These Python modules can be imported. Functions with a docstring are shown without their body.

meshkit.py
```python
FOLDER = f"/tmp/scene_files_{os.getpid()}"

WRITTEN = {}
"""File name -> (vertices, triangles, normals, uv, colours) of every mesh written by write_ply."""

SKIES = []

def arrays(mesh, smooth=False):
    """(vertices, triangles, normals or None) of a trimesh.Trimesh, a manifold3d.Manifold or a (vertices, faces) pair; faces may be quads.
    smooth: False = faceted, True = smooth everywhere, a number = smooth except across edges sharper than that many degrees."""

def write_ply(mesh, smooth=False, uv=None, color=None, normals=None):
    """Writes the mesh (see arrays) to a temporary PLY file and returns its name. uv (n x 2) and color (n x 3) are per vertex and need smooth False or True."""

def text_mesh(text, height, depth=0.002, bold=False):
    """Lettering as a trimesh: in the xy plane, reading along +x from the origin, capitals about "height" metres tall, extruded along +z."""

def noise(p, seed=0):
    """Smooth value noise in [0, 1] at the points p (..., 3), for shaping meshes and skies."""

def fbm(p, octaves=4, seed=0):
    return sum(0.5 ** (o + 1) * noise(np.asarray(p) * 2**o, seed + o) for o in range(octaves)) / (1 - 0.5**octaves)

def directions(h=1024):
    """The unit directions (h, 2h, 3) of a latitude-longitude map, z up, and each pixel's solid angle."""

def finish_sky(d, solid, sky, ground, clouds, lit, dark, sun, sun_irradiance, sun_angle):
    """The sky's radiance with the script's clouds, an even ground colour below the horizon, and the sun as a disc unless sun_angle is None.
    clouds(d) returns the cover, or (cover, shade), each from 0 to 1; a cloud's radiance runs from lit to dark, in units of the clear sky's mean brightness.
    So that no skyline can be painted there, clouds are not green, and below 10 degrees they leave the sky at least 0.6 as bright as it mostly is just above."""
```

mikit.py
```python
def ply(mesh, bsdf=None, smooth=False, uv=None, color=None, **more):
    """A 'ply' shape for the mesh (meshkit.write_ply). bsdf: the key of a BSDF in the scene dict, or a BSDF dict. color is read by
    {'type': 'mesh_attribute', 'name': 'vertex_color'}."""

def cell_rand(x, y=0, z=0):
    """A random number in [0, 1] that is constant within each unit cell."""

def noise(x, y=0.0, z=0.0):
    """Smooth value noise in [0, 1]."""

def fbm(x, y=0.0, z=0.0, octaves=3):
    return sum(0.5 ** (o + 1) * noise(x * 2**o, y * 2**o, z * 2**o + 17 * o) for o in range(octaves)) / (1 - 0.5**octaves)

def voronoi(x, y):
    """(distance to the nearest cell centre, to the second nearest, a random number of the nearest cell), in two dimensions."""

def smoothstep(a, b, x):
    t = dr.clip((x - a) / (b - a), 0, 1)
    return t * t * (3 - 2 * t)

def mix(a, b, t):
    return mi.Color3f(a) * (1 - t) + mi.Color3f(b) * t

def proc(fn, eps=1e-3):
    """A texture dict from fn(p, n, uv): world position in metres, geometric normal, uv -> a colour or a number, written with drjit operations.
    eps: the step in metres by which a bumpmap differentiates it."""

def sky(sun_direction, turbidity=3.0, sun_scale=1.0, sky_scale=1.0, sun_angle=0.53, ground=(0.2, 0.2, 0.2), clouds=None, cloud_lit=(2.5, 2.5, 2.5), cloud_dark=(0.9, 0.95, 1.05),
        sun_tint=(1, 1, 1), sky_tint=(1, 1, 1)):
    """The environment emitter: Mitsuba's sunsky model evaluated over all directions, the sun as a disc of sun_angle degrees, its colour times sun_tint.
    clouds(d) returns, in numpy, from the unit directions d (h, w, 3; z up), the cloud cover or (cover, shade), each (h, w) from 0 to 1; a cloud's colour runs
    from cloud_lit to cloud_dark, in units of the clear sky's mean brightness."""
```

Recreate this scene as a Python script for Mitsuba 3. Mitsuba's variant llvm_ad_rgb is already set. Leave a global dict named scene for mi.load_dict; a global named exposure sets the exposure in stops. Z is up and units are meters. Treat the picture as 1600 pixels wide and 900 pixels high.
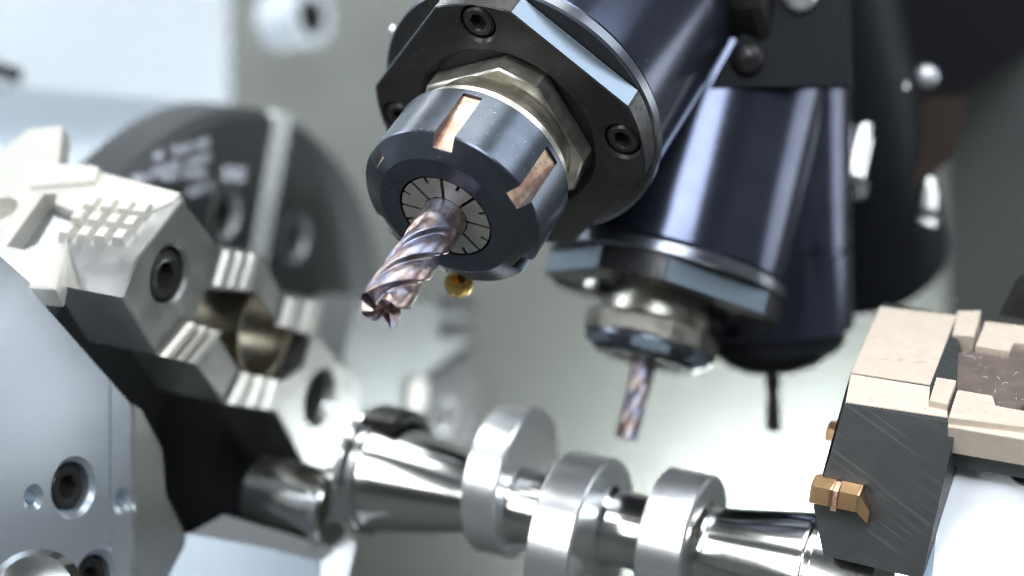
import math, random
import numpy as np
import trimesh
import manifold3d as m3
import drjit as dr
import mitsuba as mi
import mikit
from mikit import noise, fbm, smoothstep, mix, proc

T = mi.ScalarTransform4f
scene, labels = {}, {}
rnd = random.Random(7)

# ------------------------------------------------------------------ camera, lamps, exposure
F = 2800.0                     # focal length in pixels of the 1600 px wide photograph
exposure = 0.27
scene['camera'] = dict(type='thinlens', fov=math.degrees(2 * math.atan(800 / F)), fov_axis='x', aperture_radius=0.0075,
                       focus_distance=0.474, near_clip=0.01, far_clip=10.0, to_world=T().look_at(origin=[0, 0, 0], target=[0, 1, 0], up=[0, 0, 1]))


# ------------------------------------------------------------------ small maths (millimetres)
def unit(v):
    v = np.array(v, float)
    return v / np.linalg.norm(v)


def ray(pts):
    p = np.atleast_2d(np.array(pts, float))
    return np.stack([(p[:, 0] - 800) / F, np.ones(len(p)), (450 - p[:, 1]) / F], 1)


def at(x, y, d):
    """the point d mm away that stands at a pixel of the photograph"""
    return ray((x, y))[0] * d


def hit(pts, o, n):
    d = ray(pts)
    return d * ((np.asarray(o) @ n) / (d @ n))[:, None]


class Frame:
    def __init__(self, o, x, y, z):
        self.o, self.x, self.y, self.z = (np.array(a, float) for a in (o, x, y, z))

    def w(self, p):
        p = np.asarray(p, float)
        return self.o + p[..., :1] * self.x + p[..., 1:2] * self.y + p[..., 2:3] * self.z

    def loc(self, p):
        d = np.asarray(p, float) - self.o
        return np.stack([d @ self.x, d @ self.y, d @ self.z], -1)

    def px(self, pts, z=0.0):
        """2D coordinates in the plane z of this frame of pixels of the photograph"""
        return self.loc(hit(pts, self.o + z * self.z, self.z))[:, :2]


def frame_n(o, n, x=None):
    n = unit(n)
    x = np.cross([0, 0, 1], n) if x is None else np.asarray(x) - (np.asarray(x) @ n) * n
    x = unit(x)
    return Frame(o, x, np.cross(n, x), n)


# ------------------------------------------------------------------ mesh helpers
def arr(m):
    if isinstance(m, m3.Manifold):
        q = m.to_mesh()
        return np.array(q.vert_properties[:, :3], float), np.array(q.tri_verts)
    if isinstance(m, trimesh.Trimesh):
        return np.array(m.vertices), np.array(m.faces)
    return np.asarray(m[0], float), np.asarray(m[1], int)


def obj(key, mesh, mat, fr=None, smooth=32, color=None, **more):
    k, n = key, 0
    while k in scene:
        n += 1
        k = f'{key}_{n:03d}'
    v, f = arr(mesh)
    if fr is not None:
        v = fr.w(v)
    scene[k] = mikit.ply((v * 0.001, f), mat, smooth, color=color, **more)
    return k


def tag(key, label=None, cat=None, group=None, kind=None):
    labels[key] = {k: x for k, x in (('label', label), ('category', cat), ('group', group), ('kind', kind)) if x}


def lathe(profile, n=96):
    """closed (r, z) profile turned round z"""
    p = np.array(profile, float)
    area = 0.5 * np.sum(p[:, 0] * np.roll(p[:, 1], -1) - np.roll(p[:, 0], -1) * p[:, 1])
    if area < 0:
        p = p[::-1]
    return m3.Manifold.revolve(m3.CrossSection([p]), n)


def hull(pts):
    return m3.Manifold.hull_points(np.ascontiguousarray(np.asarray(pts, float)))


def poly_in(p, b):
    """a convex polygon moved inwards by b"""
    p = np.asarray(p, float)
    c = m3.CrossSection([p if signed(p) > 0 else p[::-1]]).offset(-b, m3.JoinType.Miter)
    return np.array(c.to_polygons()[0])


def signed(p):
    return 0.5 * np.sum(p[:, 0] * np.roll(p[:, 1], -1) - np.roll(p[:, 0], -1) * p[:, 1])


def cprism(p, z0, z1, b=0.4):
    """a convex prism with its edges broken by b"""
    p = np.asarray(p, float)
    q = poly_in(p, b) if b > 0 else p
    lay = lambda a, z: np.c_[a, np.full(len(a), z)]
    return hull(np.vstack([lay(q, z0), lay(p, z0 + b), lay(p, z1 - b), lay(q, z1)]))


def prism(p, z0, z1):
    p = np.asarray(p, float)
    if signed(p) < 0:
        p = p[::-1]
    return m3.Manifold.extrude(m3.CrossSection([p]), z1 - z0).translate([0, 0, z0])


def bprism(p, z0, z1, b=0.6):
    """any prism, its upper (z1) edge broken by b in two steps"""
    p = np.asarray(p, float)
    if signed(p) < 0:
        p = p[::-1]
    c = m3.CrossSection([p])
    out = m3.Manifold.extrude(c, z1 - b - z0).translate([0, 0, z0])
    k = 4
    for i in range(k):
        a = (i + 1) / k
        inset = b * (1 - math.sqrt(max(0, 1 - a * a)))
        out += m3.Manifold.extrude(c.offset(-inset, m3.JoinType.Miter), b / k + 0.01).translate([0, 0, z1 - b + b * i / k - 0.01])
    return out


def box(cx, cy, cz, sx, sy, sz, b=0.0):
    if b <= 0:
        return m3.Manifold.cube([sx, sy, sz], True).translate([cx, cy, cz])
    x, y = sx / 2, sy / 2
    return cprism([(-x, -y), (x, -y), (x, y), (-x, y)], -sz / 2, sz / 2, b).translate([cx, cy, cz])


def cyl(r, z0, z1, n=48, r2=None):
    return m3.Manifold.cylinder(z1 - z0, r, r if r2 is None else r2, n).translate([0, 0, z0])


def circle(r, n=48, c=(0, 0)):
    t = np.arange(n) * 2 * np.pi / n
    return np.stack([c[0] + r * np.cos(t), c[1] + r * np.sin(t)], 1)


def polar(r, deg):
    return np.array([r * math.cos(math.radians(deg)), r * math.sin(math.radians(deg))])


def cut_square(r, centre, half, arc=10):
    """a circle of radius r with four flats, the first facing CENTRE degrees, each HALF degrees to a side"""
    p = []
    for k in range(4):
        c = centre + 90 * k
        p += [polar(r, c - half)]
        p += [polar(r, c + half + (90 - 2 * half) * i / arc) for i in range(arc)]
    return np.array(p)


def tube_between(a, b, r, n=24):
    a, b = np.asarray(a, float), np.asarray(b, float)
    f = frame_n(a, b - a)
    v, t = arr(cyl(r, 0, np.linalg.norm(b - a), n))
    return f.w(v), t


# ------------------------------------------------------------------ materials
def ts(d):
    return {'type': 'twosided', 'bsdf': d}


def pr(base, rough, metal=0.0, **k):
    b = base if isinstance(base, dict) else {'type': 'rgb', 'value': list(base)}
    r = rough if isinstance(rough, dict) else float(rough)
    return {'type': 'principled', 'base_color': b, 'roughness': r, 'metallic': float(metal), **k}


def bump(d, fn, scale, eps=1e-4):
    return {'type': 'bumpmap', 'arbitrary': proc(fn, eps), 'scale': float(scale), 'bsdf': d}


def smudge(p, n, uv):
    a = fbm(p.x * 160, p.y * 160, p.z * 160, 4)
    s = smoothstep(0.62, 0.72, noise(p.x * 900, p.y * 900, p.z * 900))
    return mi.Float(0.20 + 0.22 * a + 0.12 * s)


def navy_col(p, n, uv):
    a = fbm(p.x * 120, p.y * 120, p.z * 120, 3)
    s = smoothstep(0.90, 0.94, noise(p.x * 1500, p.y * 1500 + 3, p.z * 700)) * smoothstep(0.5, 0.7, noise(p.x * 70, p.y * 70, p.z * 70))
    return mix(mix((0.030, 0.035, 0.058), (0.05, 0.057, 0.085), a), (0.35, 0.37, 0.4), s * 0.4)


def black_col(p, n, uv):
    a = fbm(p.x * 140 + 9, p.y * 140, p.z * 140, 4)
    s = smoothstep(0.94, 0.97, noise(p.x * 1300 + 5, p.y * 1300, p.z * 1300))
    return mix(mix((0.014, 0.014, 0.016), (0.032, 0.030, 0.028), a), (0.35, 0.35, 0.35), s * 0.5)


def nut_col(p, n, uv):
    a = fbm(p.x * 220, p.y * 220, p.z * 220, 4)
    s = smoothstep(0.90, 0.95, noise(p.x * 1600, p.y * 1600, p.z * 1600))
    return mix(mix((0.058, 0.067, 0.082), (0.10, 0.113, 0.135), a), (0.5, 0.5, 0.5), s * 0.5)


def steel_col(p, n, uv):
    a = fbm(p.x * 90, p.y * 90, p.z * 90, 4)
    return mix((0.50, 0.50, 0.48), (0.68, 0.68, 0.66), a)


def steel_rough(p, n, uv):
    return mi.Float(0.22 + 0.18 * fbm(p.x * 180, p.y * 180, p.z * 180, 4))


def hex_col(p, n, uv):
    a = fbm(p.x * 200, p.y * 200 + 5, p.z * 200, 4)
    return mix((0.34, 0.32, 0.27), (0.58, 0.56, 0.50), smoothstep(0.3, 0.7, a))


def copper_col(p, n, uv):
    a = fbm(p.x * 800, p.y * 800, p.z * 800, 4)
    b = fbm(p.x * 260 + 4, p.y * 260, p.z * 260, 3)
    c = mix((0.40, 0.22, 0.17), (0.60, 0.44, 0.31), smoothstep(0.3, 0.7, b))
    return mix(c, (0.16, 0.13, 0.13), smoothstep(0.50, 0.75, a) * 0.6)


def mill_col(p, n, uv):
    b = fbm(p.x * 170 + 2, p.y * 170, p.z * 170 + 1, 4)
    a = fbm(p.x * 420, p.y * 420 + 6, p.z * 420, 3)
    c = mix((0.23, 0.24, 0.31), (0.44, 0.34, 0.29), smoothstep(0.36, 0.62, b))
    return mix(c, (0.20, 0.14, 0.15), smoothstep(0.50, 0.64, a) * 0.75)


def cream_col(p, n, uv):
    a = fbm(p.x * 400, p.y * 400, p.z * 400, 4)
    s = smoothstep(0.74, 0.86, noise(p.x * 800, p.y * 800, p.z * 500)) * smoothstep(0.5, 0.7, noise(p.x * 90, p.y * 90, p.z * 90))
    return mix(mix((0.54, 0.455, 0.37), (0.62, 0.53, 0.435), a), (0.34, 0.26, 0.20), s * 0.3)


def key_col(p, n, uv):
    a = fbm(p.x * 300, p.y * 300, p.z * 300, 4)
    s = smoothstep(0.86, 0.92, noise(p.x * 1100, p.y * 1100, p.z * 1100))
    return mix(mix((0.16, 0.125, 0.11), (0.28, 0.22, 0.19), a), (0.8, 0.77, 0.72), s * 0.8)


def ground_col(p, n, uv):
    a = fbm(p.x * 260, p.y * 260, p.z * 260, 3)
    u = p.x * 0.75 + p.z * 1.0
    s = smoothstep(0.60, 0.85, noise(u * 1100, p.y * 60, (p.x - p.z) * 30)) * smoothstep(0.45, 0.62, noise(p.x * 55, p.y * 55, p.z * 55))
    return mix(mix((0.034, 0.037, 0.038), (0.050, 0.053, 0.053), a), (0.20, 0.20, 0.19), s * 0.13)


def brush_bump(p, n, uv):
    u = p.x * 0.45 + p.y * 0.2 - p.z * 0.9
    return noise(u * 4200, p.y * 40, p.x * 40) + 0.5 * noise(u * 1900, p.z * 60)


def wall_col(p, n, uv):
    a = fbm(p.x * 6, p.y * 6, p.z * 6, 3)
    return mix((0.120, 0.128, 0.112), (0.140, 0.148, 0.132), a)


scene['black_steel'] = ts(pr(proc(black_col), proc(smudge), 0.3, specular=0.32))
scene['navy_steel'] = ts(pr(proc(navy_col), 0.17, 0.8, specular=0.5, clearcoat=0.4, clearcoat_gloss=0.85))
scene['nut_steel'] = ts(pr(proc(nut_col), 0.27, 0.85, specular=0.5))
scene['ring_steel'] = ts(pr((0.16, 0.17, 0.19), 0.25, 0.9))
scene['hex_steel'] = ts(pr(proc(hex_col), 0.33, 0.9))
scene['bar_steel'] = ts(pr((0.60, 0.62, 0.62), 0.5, 0.2))
scene['flat_steel'] = ts(bump(pr((0.27, 0.33, 0.39), 0.45, 0.8), brush_bump, 0.000012))
scene['steel'] = ts(pr(proc(steel_col), proc(steel_rough), 1.0))
scene['jaw_steel'] = ts(pr((0.40, 0.40, 0.385), proc(steel_rough), 0.9))
scene['rear_jaw_steel'] = ts(pr((0.22, 0.235, 0.235), 0.45, 0.7))
scene['block_steel'] = ts(pr((0.82, 0.84, 0.86), 0.42, 0.25))
scene['polished_steel'] = ts(pr((0.64, 0.64, 0.62), 0.13, 1.0))
scene['satin_steel'] = ts(pr((0.72, 0.73, 0.74), 0.42, 0.85))
scene['rest_steel'] = ts(pr((0.27, 0.31, 0.35), 0.35, 0.9))
scene['rim_steel'] = ts(pr((0.38, 0.42, 0.46), 0.26, 1.0))
scene['lobe_steel'] = ts(bump(pr((0.88, 0.89, 0.90), 0.28, 0.95), lambda p, n, uv: noise((p.x * 0.902 - p.y * 0.403 - p.z * 0.155) * 2600), 0.000012))
scene['bore_steel'] = ts(pr((0.34, 0.30, 0.23), 0.3, 1.0))
scene['collet_steel'] = ts(pr((0.38, 0.365, 0.335), 0.4, 0.8))
scene['copper_worn'] = ts(pr(proc(copper_col), 0.36, 0.9))
scene['mill_coating'] = ts(pr(proc(mill_col), 0.36, 0.95))
scene['cream_steel'] = ts(pr(proc(cream_col), 0.5, 0.25))  # ground steel with a warm lamp reflection put into its base colour
scene['white_steel'] = ts(pr((0.52, 0.505, 0.46), 0.42, 0.6))
scene['blue_white_steel'] = ts(bump(pr((0.62, 0.67, 0.72), 0.28, 0.85), lambda p, n, uv: noise(p.x * 2500, p.y * 2500, p.z * 60), 0.00001))
scene['ground_steel'] = ts(pr(proc(ground_col), 0.45, 0.3, specular=0.3))
scene['dark_side'] = ts(pr((0.10, 0.105, 0.105), 0.45, 0.5))
scene['key_steel'] = ts(pr(proc(key_col), 0.4, 0.6))
scene['brass'] = ts(pr((0.78, 0.52, 0.16), 0.28, 1.0))
scene['gold_coating'] = ts(pr((0.80, 0.50, 0.27), 0.2, 1.0))
scene['dark_chuck'] = ts(pr((0.030, 0.033, 0.034), 0.55, 0.0, specular=0.25))
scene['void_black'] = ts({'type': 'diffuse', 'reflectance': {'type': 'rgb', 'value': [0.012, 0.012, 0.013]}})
scene['brown_plate'] = ts(pr((0.022, 0.013, 0.009), 0.7, specular=0.2))
scene['matt_black'] = ts(pr((0.012, 0.013, 0.015), 0.45, 0.0, specular=0.06))
scene['etched'] = ts(pr((0.80, 0.82, 0.90), 0.5, 0.0))
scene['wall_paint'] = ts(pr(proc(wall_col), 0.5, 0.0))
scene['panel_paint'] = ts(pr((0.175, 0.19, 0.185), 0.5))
scene['shade_paint'] = ts(pr((0.055, 0.058, 0.052), 0.5))  # dark colour standing for the shade on the right of the wall
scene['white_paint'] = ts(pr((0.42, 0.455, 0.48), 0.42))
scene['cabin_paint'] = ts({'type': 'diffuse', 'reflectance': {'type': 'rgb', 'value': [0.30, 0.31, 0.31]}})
scene['cabin_dark'] = ts({'type': 'diffuse', 'reflectance': {'type': 'rgb', 'value': [0.025, 0.025, 0.025]}})
scene['cabin_floor'] = ts({'type': 'diffuse', 'reflectance': {'type': 'rgb', 'value': [0.10, 0.105, 0.10]}})
scene['lamp_body'] = ts(pr((0.3, 0.3, 0.3), 0.5))


# ------------------------------------------------------------------ the machine cabin (setting)
def slab(key, x0, x1, y0, y1, z0, z1, mat):
    obj(key, box((x0 + x1) / 2, (y0 + y1) / 2, (z0 + z1) / 2, x1 - x0, y1 - y0, z1 - z0), mat, smooth=False)
    tag(key, kind='structure')


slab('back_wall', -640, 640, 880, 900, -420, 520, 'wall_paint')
slab('left_wall', -660, -641, -400, 900, -420, 520, 'cabin_paint')
slab('right_wall', 641, 660, -400, 900, -420, 520, 'cabin_paint')
slab('ceiling', -640, 640, -400, 880, 521, 540, 'cabin_paint')
slab('floor', -640, 640, -400, 880, -440, -421, 'cabin_floor')
slab('front_wall', -640, 640, -420, -401, -420, 520, 'cabin_paint')


def lamp(key, centre, target, w, h, power, label, rgb=(1, 1, 1)):
    """a flat work lamp: an open metal tray with a glowing diffuser"""
    n = unit(np.array(target, float) - centre)
    f = frame_n(centre, n, [1, 0, 0] if abs(n[0]) < 0.9 else [0, 1, 0])
    obj(key + '__housing', box(0, 0, -13, w + 14, h + 14, 24, 2), 'lamp_body', f)
    q = [(-w / 2, -h / 2, 0), (w / 2, -h / 2, 0), (w / 2, h / 2, 0), (-w / 2, h / 2, 0)]
    obj(key + '__diffuser', (np.array(q), np.array([[0, 1, 2], [0, 2, 3]])), 'lamp_body', f, smooth=False,
        emitter={'type': 'area', 'radiance': {'type': 'rgb', 'value': [power * c for c in rgb]}})
    tag(key, label, 'lamp')


lamp('work_lamp', (-60, 370, 500), (-40, 400, 0), 520, 380, 4.6, 'wide flat work lamp under the cabin ceiling', (0.96, 0.99, 1.0))
lamp('work_lamp_001', (-560, 520, 260), (-300, 800, 60), 260, 260, 9.0, 'square work lamp high on the left side of the cabin', (0.9, 0.97, 1.06))
lamp('work_lamp_002', (430, 330, 400), (0, 500, 0), 260, 260, 5.0, 'square work lamp high on the right side of the cabin', (0.88, 0.96, 1.08))
lamp('work_lamp_006', (615, 650, 70), (-100, 540, -30), 240, 240, 3.5, 'unseen square lamp added on the right cabin wall to brighten the left jaws', (0.92, 0.98, 1.04))  # unseen lamp, added to brighten the jaw faces at left
lamp('work_lamp_003', (-250, 830, 370), (-60, 480, 20), 300, 150, 10.0, 'unseen lamp added above the machine cover at the back for the nut highlight', (0.95, 0.99, 1.03))  # unseen lamp, added to give the clamping nut its highlight
lamp('work_lamp_004', (-400, 40, 140), (0, 520, -20), 260, 420, 5.0, 'unseen lamp added at front left to brighten the camshaft lobes', (0.97, 0.99, 1.0))  # unseen lamp, added as front light for the lobe rims
lamp('work_lamp_005', (70, -150, 330), (50, 540, 20), 380, 210, 14.0, 'work lamp over the cabin door', (0.9, 0.97, 1.06))
lamp('work_lamp_007', (165, 846, -165), (150, 885, -85), 120, 36, 200.0, 'unseen low strip lamp added for the glow on the back wall', (0.94, 0.99, 1.04))  # unseen lamp, added to make the bright pool on the wall

# ------------------------------------------------------------------ tool holders on the turret


def make_screw(key, fr, cx, cy, z, r=4.6, mat='black_steel', turn=0.0):
    """a socket cap screw looking along -z from z"""
    s = lathe([(0, z + 6), (r, z + 6), (r, z + 0.7), (r - 0.7, z), (0, z)], 40)
    hx = m3.Manifold.extrude(m3.CrossSection([circle(r * 0.56, 6)]), 4.0).rotate([0, 0, turn]).translate([0, 0, z - 0.5])
    cone = lathe([(0, z - 0.01), (r * 0.62, z - 0.01), (r * 0.44, z + 0.6), (0, z + 0.6)], 24)
    return obj(key, (s - hx - cone).translate([cx, cy, 0]), mat, fr)


def make_holder(key, fr, kf=1.0, kn=1.0, kh=None, zs=(22.8, 34.2, 41.3, 38.3), body_to=190.0, rot=0.0, turn_nut=0.0, turn_hex=0.0, sw=2.8, floor_mat='copper_worn'):
    """live tool holder. fr: z points back along the spindle, z = 0 at the collet's face. kf, kn, kh scale the radii of flange, nut and octagon; zs: nut's back, octagon's front and back, flange's front"""
    zb, ocz, oce, zf = zs
    kh = kh or kn
    z0 = zb
    # body
    R = 42.1 * kf
    obj(key + '__body', lathe([(0, zf + 12.4), (R - 1.6, zf + 12.4), (R - 1.0, zf + 13.2), (R - 1.0, body_to), (0, body_to)], 160), 'navy_steel', fr)
    obj(key + '__ring', lathe([(20 * kf, zf + 7.8), (R - 0.5, zf + 7.8), (R, zf + 8.3), (R, zf + 11.4), (R - 0.5, zf + 12.0), (20 * kf, zf + 12.0)], 160), 'ring_steel', fr)
    obj(key + '__ring__face', lathe([(24 * kf, zf + 7.66), (41.3 * kf, zf + 7.66), (41.3 * kf, zf + 7.9), (24 * kf, zf + 7.9)], 120), 'black_steel', fr)
    # flange
    p = cut_square(41.5 * kf, 54.5 + rot, 28.9)
    f = cprism(p, zf, zf + 7.7, 0.35)
    f -= lathe([(0, zf - 1), (27.6 * kf, zf - 1), (27.2 * kf, zf + 0.3), (25.0 * kf, zf + 3.2), (0, zf + 3.2)], 96)
    for k in range(4):
        q = polar(35.4 * kf, 10 + rot + 90 * k)
        f -= (lathe([(0, zf - 1), (6.1 * kf, zf - 1), (6.1 * kf, zf), (5.3 * kf, zf + 0.8), (5.3 * kf, zf + 5.5), (0, zf + 5.5)], 48)).translate([q[0], q[1], 0])
    obj(key + '__flange', f, 'black_steel', fr, smooth=25)
    for k in range(4):
        q = polar(35.4 * kf, 10 + rot + 90 * k)
        make_screw(key + '__flange__screw', fr, q[0], q[1], zf + 0.5, 4.7 * kf, turn=20 * k)
        c, d = 54.5 + rot + 90 * k, 41.5 * kf * math.cos(math.radians(28.9))
        L = 2 * 41.5 * kf * math.sin(math.radians(28.9)) - 0.7
        pl = box(0, 0, 0, 0.5, L, 7.0, 0.12).translate([d - 0.2, 0, zf + 3.85]).rotate([0, 0, c])
        obj(key + '__flange__wrench_flat', pl, 'flat_steel', fr)  # ground flat; the lamp reflection is put into the inlay colour
    # spindle with its wrench octagon
    o = cut_square(24.9 * kh, 171.5 + turn_hex, 31.6, arc=1)
    octo = cprism(o, ocz, oce, 0.5)
    octo -= lathe([(0, ocz - 1), (22.2 * kh, ocz - 1), (20.2 * kh, ocz + 1.4), (0, ocz + 1.4)], 80)
    obj(key + '__spindle_hex', octo, 'hex_steel', fr)
    if ocz - zb > 3:
        obj(key + '__spindle_collar', lathe([(12, z0 - 1), (21 * kn, z0 - 1), (24.0 * kn, z0 + 1.2), (24.3 * kn, z0 + 3.0), (22.5 * kn, z0 + (ocz - z0) * 0.5), (19.6 * kn, ocz - 1), (19.6 * kn, ocz + 1.6), (12, ocz + 1.6)], 96), 'hex_steel', fr)
    else:
        obj(key + '__spindle_collar', lathe([(8, zb - 1), (17 * kh, zb - 1), (17 * kh, oce + 0.5), (20 * kh, oce + 1.0), (20 * kh, zf - 2.5), (17.5 * kh, zf - 2), (17.5 * kh, zf + 3.0), (8, zf + 3.0)], 96), 'hex_steel', fr)
    # clamping nut
    n = lathe([(13.6 * kn, 0), (19.2 * kn, 0), (19.7 * kn, 0.1), (25.7 * kn, 3.5), (26.0 * kn, 4.0), (26.0 * kn, zb - 0.8), (25.4 * kn, zb), (13.6 * kn, zb)], 160)
    n -= lathe([(0, -1), (13.9 * kn, -1), (13.5 * kn, 0.4), (13.5 * kn, 1), (0, 1)], 80)
    ramp = lambda w, g: hull([(x, y, z) for y in (-w, w) for x, z in ((22.0 * kn + g, -0.5), (22.2 * kn + g, 1.8), (25.1 * kn + g, zb - 2.4 * kn), (33 * kn, zb - 2.4 * kn), (33 * kn, -0.5))])
    floors = []
    for k in range(6):
        a = 111.5 + turn_nut + 60 * k
        n -= ramp(sw * kn, 0).rotate([0, 0, a])
        fl = hull([(x, y, z) for y in (-(sw - .02) * kn, (sw - .02) * kn) for x, z in ((21.6 * kn, 1.75), (22.26 * kn, 1.75), (21.6 * kn, zb - 2.8 * kn), (25.09 * kn, zb - 2.6 * kn))])
        floors.append(fl.rotate([0, 0, a]))
    obj(key + '__clamping_nut', n, 'nut_steel', fr, smooth=25)
    for fl in floors:
        obj(key + '__clamping_nut__slot_floor', fl, floor_mat, fr, smooth=False)
    # collet: eight segments with a blind slit in each
    ri, ro = 6.5 * kn, 13.0 * kn
    for k in range(8):
        a0, a1 = 20.3 + 44.6 * k * 45 / 44.6, 20.3 + 45 * (k + 1)
        g = 0.5 * kn
        arc = lambda r, s: [polar(r, a0 + (a1 - a0) * i / 10) for i in (range(11) if s else range(10, -1, -1))]
        seg = m3.CrossSection([np.array(arc(ro, 1) + arc(ri, 0))])
        for a in (a0, a1):
            u, v = polar(1, a), polar(1, a + 90)
            seg -= m3.CrossSection([np.array([u * 2 - v * g, u * 20 - v * g, u * 20 + v * g, u * 2 + v * g])])
        u, v = polar(1, (a0 + a1) / 2), polar(1, (a0 + a1) / 2 + 90)
        seg -= m3.CrossSection([np.array([u * 10.9 * kn - v * g, u * 20 - v * g, u * 20 + v * g, u * 10.9 * kn + v * g])])
        obj(key + '__collet__segment', m3.Manifold.extrude(seg, 7).translate([0, 0, 0.25]), 'collet_steel', fr)
    obj(key + '__collet', lathe([(ri, 2.6), (ro + 0.3, 2.6), (ro + 0.3, 12), (ri, 12)], 64), 'void_black', fr)  # black core behind the segments, painting the shade in the slits


def mill_mesh(r, flute, shank, helix, flutes=4, back=8.0, gash=5.0, depth=0.68):
    """a fluted cutter: z from -(flute + shank) at its tip to +back inside the collet"""
    per = np.array([(0.00, 1.0), (0.10, 0.985), (0.24, 0.98), (0.40, 0.96), (0.52, 0.92), (0.64, 0.85), (0.75, 0.77), (0.85, 0.71), (0.93, 0.69), (0.985, 0.78)])
    th = np.concatenate([(per[:, 0] + k) * 2 * np.pi / flutes for k in range(flutes)])
    rad = np.tile(per[:, 1], flutes)
    n = len(th)
    zs = np.concatenate([np.linspace(back, -shank + 1.0, 4), np.linspace(-shank, -shank - flute, 130)])
    rows = []
    for z in zs:
        e = np.clip((-shank - z) / 5.0, 0, 1)
        e = e * e * (3 - 2 * e)
        tip = np.clip((z + shank + flute) / gash, 0, 1)
        core = 1 - (1 - rad) / (1 - 0.68) * (1 - depth) * e
        g = (1 - tip) ** 1.3 * e
        core = np.where(rad < 0.985, core * (1 - 0.62 * g * np.clip((0.985 - rad) / 0.2, 0, 1)), core)
        tw = np.tan(np.radians(helix)) * (z + shank) / r if z < -shank else 0.0
        rows.append(np.stack([r * core * np.cos(th - tw), -r * core * np.sin(th - tw), np.full(n, z)], 1))
    # the end teeth: the lips stand forward of the heels
    last = rows[-1]
    rr = np.tile(per[:, 0], flutes)
    last[:, 2] += r * 0.75 * np.clip(rr * 1.25, 0, 1)
    rows.append(np.array([[0, 0, zs[-1] + r * 0.75]]))
    v = np.vstack(rows)
    f = []
    for i in range(len(zs) - 1):
        for j in range(n):
            a, b = i * n + j, i * n + (j + 1) % n
            f += [[a, b, a + n], [b, b + n, a + n]]
    top = (len(zs) - 1) * n
    for j in range(n):
        f.append([top + j, top + (j + 1) % n, len(v) - 1])
    return v, np.array(f)


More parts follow.
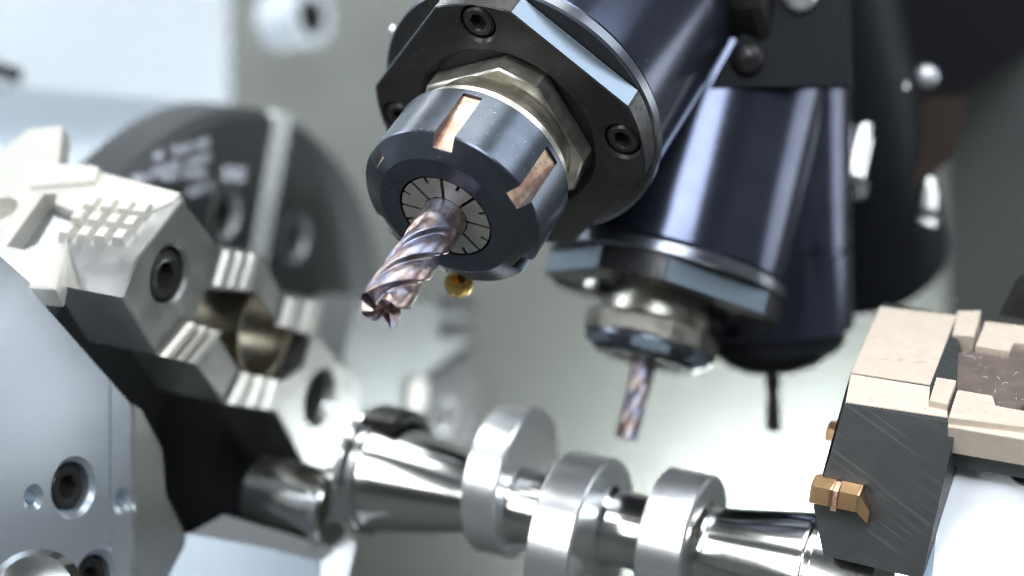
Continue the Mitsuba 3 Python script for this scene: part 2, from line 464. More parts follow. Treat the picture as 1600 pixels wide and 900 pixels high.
# first holder: in the middle of the photograph
t1 = unit((-.4235, -.6215, -.659))
u1 = unit(np.cross(t1, [0, 0, 1]))
c1 = at(695.5, 338.8, 476)
H1 = Frame(c1, u1, np.cross(u1, t1), -t1)
make_holder('milling_tool_holder', H1)
tag('milling_tool_holder', 'large sharp milling tool holder with black four-flat flange and slotted nut in the middle', 'tool holder', 'tool holders on the turret')
tag('milling_tool_holder__flange__wrench_flat', 'brushed ground flat with the blue-grey lamp reflection put into its colour')
obj('end_mill', mill_mesh(6.25, 32.5, 5.0, 43, gash=7.0, depth=0.74), 'mill_coating', H1, smooth=28)
tag('end_mill', 'heat-tinted four-flute end mill held in the sharp central collet', 'end mill')
# brass nozzle under its nut
zb_ = 10.0
bp = H1.loc(hit([(717, 443)], c1 + zb_ * H1.z, H1.z))[0]
ball = m3.Manifold.sphere(4.15, 64)
fb = frame_n((0, 0, 0), (0.05, -0.62, 0.78))
cutf = m3.Manifold.cube([20, 20, 20], True).translate([0, 0, 11.2])
v_, f_ = arr(ball - cutf - cyl(2.1, -3, 5).translate([0, 0.5, 0]))
vw = fb.w(v_) + H1.w(bp)
obj('milling_tool_holder__coolant_nozzle', (vw, f_), 'brass', smooth=30)
tag('milling_tool_holder__coolant_nozzle', 'round brass nozzle with a dark hole')
obj('milling_tool_holder__nozzle_pipe', tube_between(H1.w(bp + np.array([0, 0, 2.0])), H1.w(np.array([bp[0], bp[1], 39.0])), 2.0), 'black_steel')
# little set screw on the ring
q = polar(42.0, 44)
b_ = H1.w(np.array([q[0], q[1], 48.2]))
obj('milling_tool_holder__ring__set_screw', tube_between(b_ - 2 * unit(H1.w(np.array([q[0], q[1], 0])) - c1), b_ + 1.6 * unit(H1.w(np.array([q[0], q[1], 0])) - c1), 1.7), 'satin_steel')

# second holder: to its right, pointing down
t2 = unit((-.25, -.155, -.955))
u2 = unit(np.cross(t2, [0, 0, 1]))
H2 = Frame(at(1008, 565, 558), u2, np.cross(u2, t2), -t2)


def bearing(fr, deg):
    """angle in a holder's frame of the direction DEG degrees to the right of its front"""
    d = H2.loc(H2.o + math.cos(math.radians(deg)) * np.array((0, -1, 0)) + math.sin(math.radians(deg)) * np.array((1, 0, 0)))
    return math.degrees(math.atan2(d[1], d[0]))


make_holder('milling_tool_holder_001', H2, kf=0.9, kn=0.79, kh=0.88, zs=(6.2, 5.4, 12.0, 19.5), body_to=150, rot=bearing(H2, 24) - 54.5, turn_nut=bearing(H2, -4) - 111.5, turn_hex=bearing(H2, -22) - 171.5, sw=7.5, floor_mat='flat_steel')
tag('milling_tool_holder_001', 'blurred dark blue milling tool holder pointing straight down, right of the sharp one', 'tool holder', 'tool holders on the turret')
obj('end_mill_001', mill_mesh(3.7, 21.0, 4.0, 32, back=6), 'mill_coating', H2, smooth=28)
tag('end_mill_001', 'blurred lilac end mill above the camshaft lobes', 'end mill')

# third holder: drill chuck behind it, and the twist drill
t3 = unit((.039, .167, -.985))
u3 = unit(np.cross(t3, [0, 0, 1]))
H3 = Frame(at(1207, 578, 592), u3, np.cross(u3, t3), -t3)
k3 = 'drill_holder'
obj(k3 + '__body', lathe([(0, 14), (25.6, 14), (26.6, 15), (26.6, 40), (26.0, 40.5), (26.0, 42), (26.6, 42.5), (26.6, 150), (0, 150)], 96), 'navy_steel', H3)
obj(k3 + '__nose', lathe([(0, -1.5), (4.5, -1.5), (6, 0), (10, 0), (15, 2.2), (18, 5), (18.6, 6.5), (21.5, 7.0), (23.5, 9), (24, 13.95), (0, 13.95)], 96), 'matt_black', H3)
tag(k3, 'dark drill holder with rounded nose, between the downward milling holder and the right hand jaw', 'tool holder', 'tool holders on the turret')
obj('twist_drill', mill_mesh(2.5, 17.0, 4.0, 26, flutes=2, back=4, gash=2.0, depth=0.42), 'black_steel', H3)
tag('twist_drill', 'thin black twist drill hanging in front of the bright wall', 'drill bit')

# fourth station: a blanked holder further round
t4 = unit((.288, .552, -.78))
u4 = unit(np.cross(t4, [0, 0, 1]))
H4 = Frame(at(1352, 425, 655), u4, np.cross(u4, t4), -t4)
obj('blank_holder__body', lathe([(0, 0), (26, 0), (30, 4), (31, 8), (31, 140), (0, 140)], 96), 'matt_black', H4)
obj('blank_holder__cap', lathe([(0, -3), (13, -3), (14, -2), (14, 0.5), (0, 0.5)], 48), 'black_steel', H4)
tag('blank_holder', 'black empty tool holder farthest round the turret on the right', 'tool holder', 'tool holders on the turret')

# the turret that carries them
nT = unit(np.cross(t1, t2))
P1 = c1 - 38.3 * t1
CT = P1 - 165 * t1
TF = frame_n(CT, nT, t1)
obj('tool_turret__disc', cprism(circle(97, 12), -58, 50, 2.0), 'black_steel', TF, smooth=20)
tag('tool_turret', 'black twelve-sided tool turret in the dark upper right corner', 'tool turret')
for key_, px_, d_, r_ in (('tool_turret__cap_screw', (1168, 92), 531, 5.0), ('tool_turret__cap_screw', (1447, 120), 596, 4.0), ('tool_turret__cap_screw', (1250, -9), 531, 5.5)):
    s_ = m3.Manifold.sphere(r_, 40).scale([1, 1, 0.8])
    fs = frame_n(at(*px_, d_), (-.1, -.9, -.3))
    obj(key_, s_, 'black_steel' if px_[0] < 1200 else 'satin_steel', fs)
obj('tool_turret__cover_plate', hull([at(x, y, d) for x, y in ((1222, -60), (1320, -60), (1333, 138), (1106, 140)) for d in (535, 640)] + [at(x, y, 533) for x, y in ((1226, -60), (1316, -60), (1329, 134), (1112, 136))]), 'matt_black', smooth=10)


def pin(key, a, b, r, label, d0, d1):
    p, q2 = at(*a, d0), at(*b, d1)
    f = frame_n(p, q2 - p)
    L = np.linalg.norm(q2 - p)
    obj(key + '__sleeve', lathe([(0, L * 0.38), (r, L * 0.38), (r, L - 0.8), (r - 0.8, L), (0, L)], 40), 'polished_steel', f)
    obj(key + '__tip', lathe([(0, 0), (r * 0.6, 0), (r * 0.72, 1), (r * 0.72, L * 0.375), (0, L * 0.375)], 40), 'polished_steel', f)
    obj(key + '__base', lathe([(0, L + 0.02), (r * 1.35, L + 0.02), (r * 1.35, L + 3), (0, L + 3)], 40), 'black_steel', f)
    tag(key, label, 'nozzle')


pin('coolant_nozzle', (1352, 178), (1330, 285), 4.4, 'bright steel nozzle shining against the dark, right of the two blue cylinders', 590, 580)
pin('coolant_nozzle_001', (1452, 280), (1447, 334), 3.4, 'short bright steel nozzle at the right edge of the dark turret', 600, 596)
# dark carriage and brown guard plate behind the turret
obj('turret_carriage__frame', hull([at(x, y, d) for x, y in ((1290, -80), (1720, -80), (1640, 60), (1500, 150), (1320, 155)) for d in (640, 790)]), 'void_black', smooth=20)
obj('turret_carriage__guard_plate', hull([at(x, y, d) for x, y in ((1325, 150), (1515, 150), (1492, 240), (1440, 290), (1370, 290)) for d in (606, 612)]), 'brown_plate', smooth=20)
obj('turret_carriage__pivot', tube_between(at(1404, 66, 598), at(1412, 142, 592), 2.0), 'steel')
tag('turret_carriage', 'black machine carriage with a brown guard plate in the upper right corner', 'machine carriage')

# ------------------------------------------------------------------ lathe axis: camshaft, left chuck
A = unit((.902, -.403, -.155))
O = at(900, 810, 530)
hA = unit(np.cross(A, [0, 0, 1]))            # towards the camera and left
vA = np.cross(hA, A)                          # up
if vA[2] < 0:
    vA = -vA
AX = Frame(O, np.cross(vA, A), vA, A)         # z along the shaft


def on_axis(s):
    return Frame(O + s * A, AX.x, AX.y, AX.z)


# camshaft
cs = 'camshaft'
obj(cs + '__taper', lathe([(0, -66), (17.6, -66), (17.2, -62), (14.2, -46), (12.0, -36), (10.9, -30.4), (10.9, -29.9), (0, -29.9)], 96), 'polished_steel', AX)
obj(cs + '__collar', lathe([(0, -73), (18.6, -73), (19.6, -72.4), (19.6, -70.5), (18.8, -69.6), (18.2, -68.8), (18.2, -67.6), (19.0, -67), (19.0, -66.02), (0, -66.02)], 96), 'polished_steel', AX)
obj(cs + '__neck', lathe([(0, -18.9), (11.6, -18.9), (10.7, -17.4), (10.7, -4.2), (11.6, -2.7), (0, -2.7)], 96), 'polished_steel', AX)
obj(cs + '__neck_001', lathe([(0, 11.02), (12.0, 11.02), (11.0, 12.6), (11.0, 24.2), (12.0, 25.9), (0, 25.9)], 96), 'polished_steel', AX)
obj(cs + '__taper_001', lathe([(0, 40.02), (13.6, 40.02), (12.4, 41.4), (12.2, 43), (13.2, 50), (14.8, 60), (16.6, 71), (16.6, 72.0), (15.4, 72.6), (15.4, 74), (17, 74.6), (17, 92), (0, 92)], 96), 'polished_steel', AX)


def lobe(s0, s1, r, ex, ey, b=0.7):
    m = lathe([(0, s0), (r - b, s0), (r, s0 + b), (r, s1 - b), (r - b, s1), (0, s1)], 128)
    obj(cs + '__lobe', m.translate([ex, ey, 0]), 'lobe_steel', AX)


lobe(-30.3, -18.92, 23.0, 5, 6.2)
lobe(-2.68, 11, 24.9, -5, -4.5)
lobe(26, 40, 20.3, 0.5, 0.3)
tag(cs, 'bright steel camshaft with three wide lobes clamped between the two chucks', 'camshaft')

# chuck body: dark face with radial slots, polished rim
SC = -126.0
CK = on_axis(SC)
CK.o = CK.o * 1.12 - 5 * hA
RC = 120.0
face = lathe([(14, -22), (RC, -22), (RC, -5), (RC - 3, 0), (14, 0)], 200)
slot_dir = CK.px([(440, 200)])[0]
a_slot = math.degrees(math.atan2(slot_dir[1], slot_dir[0]))
for k in range(3):
    face -= box(85, 0, 0, 80, 12, 9).rotate([0, 0, a_slot + 120 * k])
holes = CK.px([(352, 335), (462, 372), (700, 655)])
for h_ in holes:
    face -= cyl(9.2, -12, 1).translate([h_[0], h_[1], 0])
obj('chuck__face_plate', face, 'dark_chuck', CK, smooth=25)
for k in range(3):
    obj('chuck__slot_liner', box(87, 0, -1.6, 66, 11.4, 4.2, 0.6).rotate([0, 0, a_slot + 120 * k]), 'bar_steel', CK)
for h_ in holes:
    fs = Frame(CK.w(np.array([h_[0], h_[1], -1.5])), CK.x, -CK.y, -CK.z)
    make_screw('chuck__screw', fs, 0, 0, 0, 7.0)
    obj('chuck__screw_seat', lathe([(8.0, -4), (9.15, -4), (9.15, 0.3), (8.9, 0.3)], 40).translate([h_[0], h_[1], 0]), 'satin_steel', CK)
obj('chuck__cavity_shade', lathe([(0, 0.05), (46, 0.05), (46, 26), (42, 30), (0, 30)], 96), 'void_black', CK)  # black cylinder standing for the shade in the cavity under the jaws
obj('chuck__rim', lathe([(20, -200), (RC - 8, -200), (RC - 1, -40), (RC, -24.0), (RC, -22.02), (20, -22.02)], 200), 'rim_steel', CK)
tag('chuck', 'large round lathe chuck with dark engraved face behind the left jaws', 'chuck')
# engraving too soft to read: rows of strokes on the face
st = []
for (x0, y0), (x1, y1), n_ in (((240, 246), (326, 222), 12), ((236, 268), (328, 246), 12), ((206, 280), (322, 270), 15), ((292, 302), (332, 290), 6)):
    a0, a1 = CK.px([(x0, y0), (x1, y1)])
    d_ = unit(a1 - a0)
    ang = math.degrees(math.atan2(d_[1], d_[0]))
    for i in range(n_):
        if rnd.random() < 0.14:
            continue
        c_ = a0 + (a1 - a0) * (i + 0.5) / n_
        for k in range(2):
            st.append(box(0, 0, 0.1, 0.5, rnd.uniform(2.0, 3.6), 0.22).rotate([0, 0, ang + rnd.choice((0, 0, 25, -25))]).translate([c_[0] + (k - .5) * 1.6, c_[1], 0]))
        st.append(box(0, 0, 0.12, 2.0, 0.5, 0.22).rotate([0, 0, ang]).translate([c_[0], c_[1] + rnd.choice((-1.2, 0, 1.2)), 0]))
obj('chuck__engraving', m3.Manifold.batch_boolean(st, m3.OpType.Add), 'etched', CK, smooth=False)
tag('chuck__engraving', 'four rows of small pale engraved characters')
for px_ in ((356, 271), (374, 273)):
    e_ = CK.px([px_])[0]
    g_ = box(0, 0, 0.1, 6.0, 4.6, 0.3).rotate([0, 0, 8]) - box(1.4, 0, 0.1, 4.0, 1.2, 1).rotate([0, 0, 8])
    obj('chuck__stamped_mark', g_.translate([e_[0], e_[1], 0]), 'etched', CK, smooth=False)

# ------------------------------------------------------------------ jaw one: upper left, stepped, with serrated pads
SJ = -108.0
J = on_axis(SJ)
outer = J.px([(285, 312), (345, 388), (410, 396), (442, 460), (508, 470), (496, 525), (560, 600), (566, 690), (520, 745), (480, 730), (430, 640), (350, 630), (300, 560), (245, 555), (190, 465), (214, 402)])
jb = bprism(outer, -24, 0, 0.7)
cav = J.px([(322, 452), (402, 458), (436, 505), (486, 528), (474, 572), (436, 600), (376, 585), (338, 520), (302, 502)])
jb -= prism(cav, -12, 1)
bolt = J.px([(265, 430), (500, 622)])
jb -= cyl(8.3, -9, 2, 64).translate([*bolt[0], 0])
jb -= lathe([(0, -9), (8.3, -9), (8.3, -1), (9.4, 0.1), (0, 0.1)], 64).translate([*bolt[0], 0])
jb -= cyl(8.6, -30, 2, 64).translate([*bolt[1], 0])
jb -= lathe([(0, -3), (8.6, -3), (10.2, 0.1), (0, 0.1)], 64).translate([*bolt[1], 0])
obj('stepped_jaw__body', jb, 'jaw_steel', J, smooth=25)
fs = Frame(J.w(np.array([*bolt[0], -1.2])), J.x, -J.y, -J.z)
make_screw('stepped_jaw__screw', fs, 0, 0, 0, 7.4)
# bore liner in the cavity
bl = J.px([(420, 520)])[0]
rb_ = 15.5
lin = (cyl(rb_, -11.9, -1.5, 64) - cyl(rb_ - 1.2, -13, 0, 64)).translate([bl[0], bl[1], 0]) ^ prism(m3.CrossSection([cav if signed(cav) > 0 else cav[::-1]]).offset(-0.05, m3.JoinType.Miter).to_polygons()[0], -11.95, -0.5)
obj('stepped_jaw__bore', lin, 'bore_steel', J)


def pad(pts4, n, name, z0=-1.0, lift=1.8):
    """a serrated pad: n ribs side by side on the quadrilateral a, b, c, d (ribs run from edge ab to edge dc)"""
    a, b, c, d = J.px(pts4)
    for i in range(n):
        s0, s1 = (i + 0.08) / n, (i + 0.92) / n
        q = np.array([a + (b - a) * s0, a + (b - a) * s1, d + (c - d) * s1, d + (c - d) * s0])
        mid = [(q[0] + q[1]) / 2, (q[2] + q[3]) / 2]
        pts = [(*x, z0) for x in q] + [(*(x * 0.6 + mid[0 if k < 2 else 1] * 0.4), lift) for k, x in enumerate(q)]
        obj(name, hull(pts), 'white_steel', J, smooth=20)


pad([(247, 556), (302, 568), (344, 518), (292, 502)], 3, 'stepped_jaw__gripping_rib')
pad([(352, 630), (428, 641), (440, 596), (376, 582)], 3, 'stepped_jaw__gripping_rib')
pad([(330, 445), (386, 452), (404, 398), (346, 390)], 3, 'stepped_jaw__gripping_rib')
pad([(432, 508), (490, 520), (505, 472), (443, 464)], 2, 'stepped_jaw__gripping_rib')
tag('stepped_jaw', 'blurred steel chuck jaw with stepped serrated pads, socket bolt and round hole at left', 'chuck jaw')

# its outer end: cream carrier with a key slot, in the plane that holds the axis direction and the jaw's outer edge
pA, pB = J.w(np.r_[J.px([(285, 312)])[0], 0]), J.w(np.r_[J.px([(214, 402)])[0], 0])
nTp = unit(np.cross(A, pB - pA))
if nTp[1] > 0:
    nTp = -nTp
TP = frame_n(pA + 0.02 * nTp, nTp, A)
car = TP.px([(-60, 300), (-10, 250), (45, 203), (100, 198), (92, 262), (150, 268), (283, 303), (272, 318), (240, 332), (214, 334), (122, 332), (104, 386), (88, 455), (-60, 445)])
slotp = TP.px([(12, 388), (70, 306), (90, 306), (88, 322), (118, 333), (110, 352), (100, 392), (60, 384), (40, 394)])
cm = bprism(car, -6, 0.8, 0.7) - prism(slotp, -5.2, 3)
oh = TP.px([(2, 330)])[0]
cm -= cyl(5.2, -5.2, 3).translate([*oh, 0])
obj('jaw_carrier__body', cm, 'white_steel', TP, smooth=25)
obj('jaw_carrier__key', prism(TP.px([(44, 388), (80, 328), (116, 340), (104, 390)]), -5, -2.4), 'satin_steel', TP)
obj('jaw_carrier__slot_floor', prism(TP.px([(8, 392), (70, 302), (120, 330), (100, 396)]), -6.6, -5.0), 'dark_side', TP, smooth=False)
obj('jaw_carrier__step', bprism(TP.px([(60, 268), (70, 262), (150, 266), (160, 272), (150, 292), (50, 300)]), 0.7, 2.2, 0.5), 'white_steel', TP)
tag('jaw_carrier', 'overlit cream white jaw carrier with a notched key slot at the left edge', 'jaw carrier')
# the grey block below the pad of teeth
gb = J.px([(214, 402), (190, 465), (200, 470), (232, 404)])
S_ = 1 / 3.0
rows = [[(440, 460), (520, 470), (600, 478), (680, 490)], [(380, 520), (460, 530), (545, 540), (625, 550)], [(325, 590), (410, 600), (490, 606), (575, 613)]]
for row in rows:
    for (x, y) in row:
        c_ = TP.px([(x * S_, 170 + y * S_)])[0]
        ex = TP.px([(x * S_ + 12.0, 170 + y * S_ + 1.5)])[0] - c_
        ey = TP.px([(x * S_ - 7.5, 170 + y * S_ + 10.5)])[0] - c_
        q = [c_ - ex - ey, c_ + ex - ey, c_ + ex + ey, c_ - ex + ey]
        obj('stepped_jaw__tooth', hull([(*p_, -1.0) for p_ in q] + [(*(c_ + (p_ - c_) * 0.62), 2.4) for p_ in q]), 'white_steel', TP, smooth=20)

# ------------------------------------------------------------------ jaw two: lower left, blue white block
nB = unit(A + np.array((0.0, -0.12, 0.14)))
B = frame_n(at(115, 760, 500), nB)
blk = B.px([(-160, 300), (40, 440), (214, 640), (246, 700), (252, 770), (284, 838), (262, 1000), (-160, 1000)])
bm = bprism(blk, -30, 0, 1.0)
hb = B.px([(115, 762), (150, 905)])
for h_, r_ in zip(hb, (7.4, 7.0)):
    bm -= lathe([(0, -9), (r_, -9), (r_, -1.2), (r_ + 1.6, 0.1), (0, 0.1)], 64).translate([*h_, 0])
    bm -= cyl(r_, -9, 2, 64).translate([*h_, 0])
ph = B.px([(52, 778), (192, 782)])
for h_, r_ in zip(ph, (3.4, 3.6)):
    bm -= lathe([(0, -6), (r_ * .6, -6), (r_ * .6, -1), (r_ + .6, 0.1), (0, 0.1)], 40).translate([*h_, 0])
gr = B.px([(170, 600), (174, 600), (174, 860), (170, 860)])
bm -= prism(gr, -0.8, 1)
obj('plain_jaw__body', bm, 'blue_white_steel', B, smooth=25)
obj('plain_jaw__strip', bprism(B.px([(205, 632), (216, 640), (248, 700), (254, 770), (286, 838), (264, 1000), (205, 1000)]), -1, 1.6, 0.8), 'steel', B, smooth=25)
for h_ in hb:
    fs = Frame(B.w(np.array([*h_, -2.2])), B.x, -B.y, -B.z)
    make_screw('plain_jaw__screw', fs, 0, 0, 0, 6.4)
side = B.px([(-160, 262), (44, 442), (-20, 600), (-160, 800)])
obj('plain_jaw__bevel', bprism(side, -2, 2.2, 2.0), 'blue_white_steel', B)
tag('plain_jaw', 'bluish white steel jaw block with socket bolt in the lower left corner', 'chuck jaw')
knob = lathe([(0, 0), (11, 0), (12, 1), (12, 5), (9.5, 8), (0, 9)], 64)
obj('clamp_knob', knob, 'polished_steel', frame_n(at(60, 938, 452), (0.1, -0.9, 0.4)))
tag('clamp_knob', 'shiny round steel knob at the bottom left edge', 'knob')

# pin and lower jaw under the shaft
obj('guide_bush__sleeve', lathe([(0, -24), (10.5, -24), (11.5, -23), (11.5, 0), (10.8, 0.8), (0, 0.8)], 64), 'polished_steel', Frame(at(505, 790, 560), AX.x, AX.y, AX.z))
obj('guide_bush__flange', lathe([(0, 0.82), (12.6, 0.82), (12.6, 4), (11.6, 5), (0, 5)], 64), 'polished_steel', Frame(at(505, 790, 560), AX.x, AX.y, AX.z))
tag('guide_bush', 'shiny short steel bush below the stepped jaw', 'bush')
LJ = frame_n(at(400, 850, 545), unit((0.25, -0.80, 0.50)))
obj('rest_jaw__face', bprism(LJ.px([(292, 832), (420, 856), (498, 876), (506, 1000), (250, 1000), (262, 880)]), -20, 0, 0.8), 'rest_steel', LJ, smooth=25)
LK = frame_n(LJ.w(np.array([0, 6.0, -2])), unit((0.2, -0.35, 0.9)))
obj('rest_jaw__slope', hull([LJ.w(np.r_[p_, z_]) for p_ in LJ.px([(296, 828), (352, 798), (520, 848), (522, 872), (498, 873)]) for z_ in (-24, -3)]), 'dark_side', smooth=20)
obj('rest_jaw__edge', hull([LJ.w(np.r_[p_, z_]) for p_ in LJ.px([(500, 880), (545, 846), (556, 850), (520, 890), (520, 1000), (502, 1000)]) for z_ in (-9, 0.8)]), 'satin_steel', smooth=20)
tag('rest_jaw', 'pale grey lower jaw with a dark sloping top at the bottom edge', 'chuck jaw')

# ------------------------------------------------------------------ jaw three: behind the shaft
SK = -120.0
K = on_axis(SK)
k1 = K.px([(556, 470), (640, 470), (726, 470), (735, 535), (655, 596), (652, 640), (560, 640), (535, 560)])
obj('toothed_jaw__body', bprism(k1, -16, 0, 0.7), 'rear_jaw_steel', K, smooth=25)
for yy in (478, 520):
    obj('toothed_jaw__step', bprism(K.px([(688, yy - 14), (735, yy - 18), (745, yy + 10), (690, yy + 10)]), 0.02, 1.5, 0.3), 'dark_chuck', K)
k2 = K.px([(660, 598), (738, 540), (742, 690), (700, 712), (655, 660)])
bm = bprism(k2, -15, 1.2, 0.6)
kh = K.px([(690, 650)])[0]
bm -= cyl(7.4, -9, 3).translate([*kh, 0])
obj('toothed_jaw__foot', bm, 'dark_chuck', K, smooth=25)
obj('toothed_jaw__bush', (cyl(7.3, -9, 1.6) - cyl(6.2, -10, 3)).translate([*kh, 0]), 'satin_steel', K)
obj('toothed_jaw__gripping_edge', hull([K.w(np.r_[p_, z_]) for p_ in K.px([(636, 592), (662, 592), (656, 642), (632, 642)]) for z_ in (0.02, 1.6)]), 'white_steel', smooth=20)
tag('toothed_jaw', 'soft grey stepped jaw behind the end mill tip and camshaft', 'chuck jaw')
sr = lathe([(17.8, -70), (20.5, -70), (21.5, -69), (21.5, -59), (20.5, -58), (17.8, -58)], 96) ^ hull([(x, y, z) for x, y in ((-4, 2), (60, -18), (60, 60), (-30, 60)) for z in (-80, -40)])
obj('toothed_jaw__saddle', sr, 'black_steel', AX)

# ------------------------------------------------------------------ right jaw and its chuck
K0 = at(1322, 631, 474)
hR, vR = -AX.x, AX.y
if hR[1] > 0:
    hR = -hR


def nrm(deg):
    return unit(math.cos(math.radians(deg)) * hR + math.sin(math.radians(deg)) * vR)


D = frame_n(K0, nrm(2), A)                     # the dark side
C = frame_n(K0, nrm(58), A)                    # the cream end
dk = [(1321, 631), (1482, 657), (1478, 680), (1442, 897), (1440, 905), (1287, 868), (1271, 792)]
cr = [(1320, 630), (1328.5, 584.5), (1374, 479), (1382, 467), (1498, 486), (1482, 655)]
C2 = frame_n(C.w(np.r_[C.px([(1328.5, 584.5)])[0], 0.0]), nrm(66), A)
sR = 29.2
K1 = K0 + sR * A
ptsD = np.vstack([K0, K1, D.w(np.c_[D.px(dk[2:]), np.zeros(len(dk) - 2)])])
bev = np.vstack([K0, K1, C.w(np.c_[C.px([(1453, 604), (1328.5, 584.5)]), np.zeros(2)])])
top = C2.w(np.c_[C2.px([(1328.5, 584.5), (1453, 604), (1496, 493), (1374, 479)]), np.zeros(4)])
edge = C2.w(np.c_[C2.px([(1498, 487), (1381, 467)]), np.full(2, -1.2)])
rj = hull(np.vstack([ptsD, ptsD - 20 * D.z, bev, top, edge, top - 14 * C2.z, edge - 12 * C2.z]))
obj('keyed_jaw__body', rj, 'ground_steel', smooth=12)
tag('keyed_jaw', 'sharp cream topped jaw with dark scratched side at the right edge', 'chuck jaw')


def plate(fr, pts, z0, z1, mat, key, b=0.25):
    return obj(key, bprism(fr.px(pts), z0, z1, b), mat, fr, smooth=20)


ct = [(1329.5, 584), (1374.5, 480), (1494.5, 493.5), (1453, 603)]
plate(C2, ct, -1.0, 0.35, 'cream_steel', 'keyed_jaw__end_face')
plate(C, [(1321, 629.5), (1329.3, 585.5), (1453, 605), (1451, 631), (1480, 637.5), (1480.5, 653.5)], -1.0, 0.3, 'cream_steel', 'keyed_jaw__bevel_face')
plate(C2, [(1496, 487.5), (1533, 487.5), (1521.5, 528.5), (1488, 526)], -6, 0.5, 'cream_steel', 'keyed_jaw__tongue')
plate(C2, [(1463, 593.5), (1494, 598.5), (1480, 636.5), (1451.5, 630.5)], -6, 0.9, 'cream_steel', 'keyed_jaw__tongue')
# cream carrier to the right, same plane
cu = [(1540, 502), (1660, 516), (1660, 545), (1584, 536), (1577, 550), (1524, 541)]
cl = [(1496, 609), (1551, 618.5), (1555.5, 634), (1600, 642), (1660, 650), (1660, 685), (1600, 668), (1482, 653)]
plate(C2, cu, -8, 0.1, 'cream_steel', 'keyed_carrier__arm')
plate(C2, cl, -8, 0.1, 'cream_steel', 'keyed_carrier__arm')
plate(C, [(1481, 655), (1600, 671), (1660, 680), (1660, 712), (1600, 688), (1482, 668)], -8, 0.2, 'cream_steel', 'keyed_carrier__bevel')
plate(C2, [(1470, 560), (1500, 505), (1700, 520), (1700, 680), (1475, 640)], -16, -7.6, 'dark_side', 'keyed_carrier__slot_floor')
plate(C2, [(1496, 543), (1522, 543), (1576, 552), (1583, 539), (1660, 545), (1660, 610), (1600, 626), (1583, 637), (1556, 631), (1552, 617), (1499, 607), (1481, 592)], -7.5, -1.4, 'key_steel', 'keyed_carrier__key', 0.5)
tag('keyed_carrier', 'cream jaw carrier with brown steel key in its notched slot at the right edge', 'jaw carrier')
# the bright block below it
W = frame_n(at(1540, 790, 470), nrm(30), A)
wp = [(1474, 690), (1484, 680), (1700, 706), (1700, 960), (1452, 960), (1456, 905)]
obj('spindle_block__body', bprism(W.px(wp), -20, 0, 0.8), 'block_steel', W, smooth=25)
obj('spindle_block__edge_strip', hull([W.w(np.r_[p_, z_]) for p_ in W.px([(1470, 745), (1480, 690), (1455, 905), (1440, 905)]) for z_ in (-14, -0.9)]), 'flat_steel', smooth=20)
bs = W.px([(1604, 735)])[0]
obj('spindle_block__screw', cyl(4.5, -0.5, 1.5).translate([*bs, 0]), 'black_steel', W)
tag('spindle_block', 'overlit white steel block in the lower right corner', 'machine block')
obj('bracket', hull([at(x, y, d) for x, y in ((1560, 492), (1590, 434), (1640, 415), (1640, 500), (1600, 500)) for d in (520, 540)]), 'black_steel', smooth=20)
tag('bracket', 'small black bracket above the keyed jaw at the right edge', 'bracket')


# gold inserts on the jaw
def insert(key, px_, d, k, label):
    g = frame_n(at(*px_, d), nrm(5), A)
    L = 6.2 * k
    prof = [(-2.2 * k, 0), (2.0 * k, 0.4 * k), (4.6 * k, -2.4 * k), (4.9 * k, -8 * k), (-2.2 * k, -8 * k)]
    m = None
    for x0, x1 in ((-L, -0.8 * k), (0.8 * k, L)):
        q = hull([(x, y, z) for x in (x0, x1) for y, z in prof] + [(x, y, z + .5) for x in (x0 + .5, x1 - .5) for y, z in prof[:2]])
        m = q if m is None else m + q
    tail = hull([(x, y, z) for x, y, z in ((L - .01, -2.2 * k, 0.2), (L + 2.8 * k, -4.4 * k, -.3), (L + 2.9 * k, -1.4 * k, -.6), (L - .01, 2 * k, 0), (L - .01, -2.2 * k, -6), (L + 2.8 * k, -4.2 * k, -6), (L + 2 * k, -1 * k, -6), (L - .01, 3 * k, -6))])
    obj(key + '__blade', m + tail, 'gold_coating', g, smooth=20)
    obj(key + '__rib', hull([(x, y, z) for x in (-.79 * k, .79 * k) for y, z in ((-3.2 * k, -1.2), (1.8 * k, -0.6), (4.2 * k, -3.2 * k), (4.4 * k, -8 * k), (-2.2 * k, -8 * k))]), 'copper_worn', g, smooth=20)
    tag(key, label, 'insert')


insert('gold_insert', (1303, 779), 468, 1.05, 'gold coated grooved insert on the near left edge of the dark jaw side')
insert('gold_insert_001', (1318, 683), 500, 0.8, 'gold insert half hidden behind the left edge of the dark jaw side')

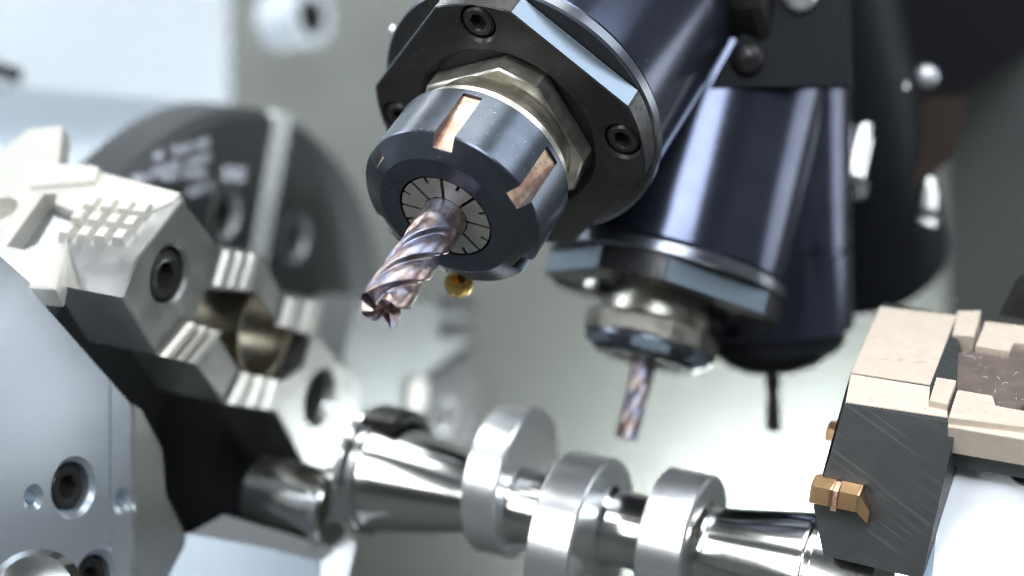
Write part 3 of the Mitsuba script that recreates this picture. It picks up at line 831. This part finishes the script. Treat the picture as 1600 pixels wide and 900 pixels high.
# ------------------------------------------------------------------ background: headstock cover and stub
cover = prism(np.array([(-640, -90), (-640, 60)] + [(-440 + 325 * math.sin(t), -140 + 200 * math.cos(t)) for t in np.linspace(0, math.pi / 2, 40)]), 0, 600)
v_, f_ = arr(cover)
obj('headstock_cover', (v_ * np.array([1, -1, 1]) + np.array([0, 815, -200]), f_[:, ::-1]), 'white_paint', smooth=40)
tag('headstock_cover', 'large rounded white machine cover filling the upper left background', 'machine cover')
shade_sheet = hull([at(x, y, d) for x, y in ((1478, -80), (2500, -80), (2500, 1500), (1478, 1500)) for d in (805, 830)])  # dark sheet stands for the shaded wall and darkens the lobe reflections
obj('shade_panel', shade_sheet, 'shade_paint', smooth=20)
tag('shade_panel', 'dark olive grey sheet added for the shaded back wall at the right edge behind the turret', 'shade panel')
obj('hose_end', tube_between(at(-60, 92, 720), at(26, 118, 700), 3.0), 'void_black')
tag('hose_end', 'dark blurred hose end against the white cover at the left edge', 'hose')
stub = frame_n(at(488, 26, 800), unit((0.8, -0.6, 0.0)))
obj('coolant_stub__tube', (cyl(13, -22, 0, 48) - cyl(8.5, -10, 1, 48)), 'white_paint', stub)
obj('coolant_stub__hole', cyl(8.45, -9.9, -1, 48), 'void_black', stub)  # black plug that puts the shade inside the pipe into colour
tag('coolant_stub', 'short white pipe stub with a black opening on the back wall', 'pipe')

# ------------------------------------------------------------------ swarf on the right jaw
def chips(key, fr, spots, mat, label):
    rg = random.Random(11)
    vs, fs, k = [], [], 0
    for (x, y, z) in spots:
        for _ in range(rg.choice((1, 1, 2))):
            c = fr.px([(x + rg.uniform(-5, 5), y + rg.uniform(-4, 4))], z)[0]
            a0, R_, sp = rg.uniform(0, 6.3), rg.uniform(0.4, 1.3), rg.uniform(0.8, 2.4)
            pts = [fr.w(np.array([c[0] + R_ * math.cos(a0 + sp * t), c[1] + R_ * math.sin(a0 + sp * t), z + 0.15 + 0.5 * t * rg.uniform(0.5, 1.2)])) for t in np.linspace(0, 1, 7)]
            for a, b in zip(pts[:-1], pts[1:]):
                v, f = tube_between(a, b, 0.085, 5)
                vs.append(v); fs.append(f + k); k += len(v)
    obj(key, (np.vstack(vs), np.vstack(fs)), mat, smooth=True)
    tag(key, label, 'metal chips', kind='stuff')


chips('metal_chips', C2, [(1500, 548, -1.3), (1513, 560, -1.3), (1530, 575, -1.3), (1545, 560, -1.3), (1560, 592, -1.3), (1575, 605, -1.3), (1588, 585, -1.3), (1552, 610, -1.3), (1585, 622, -1.3), (1540, 596, -1.3), (1568, 557, -1.3), (1492, 520, 0.4), (1535, 505, 0.3), (1490, 470, -1.0), (1447, 640, 0.2), (1478, 650, 0.3)], 'satin_steel', 'fine pale metal chips lying on the brown key and cream carrier')
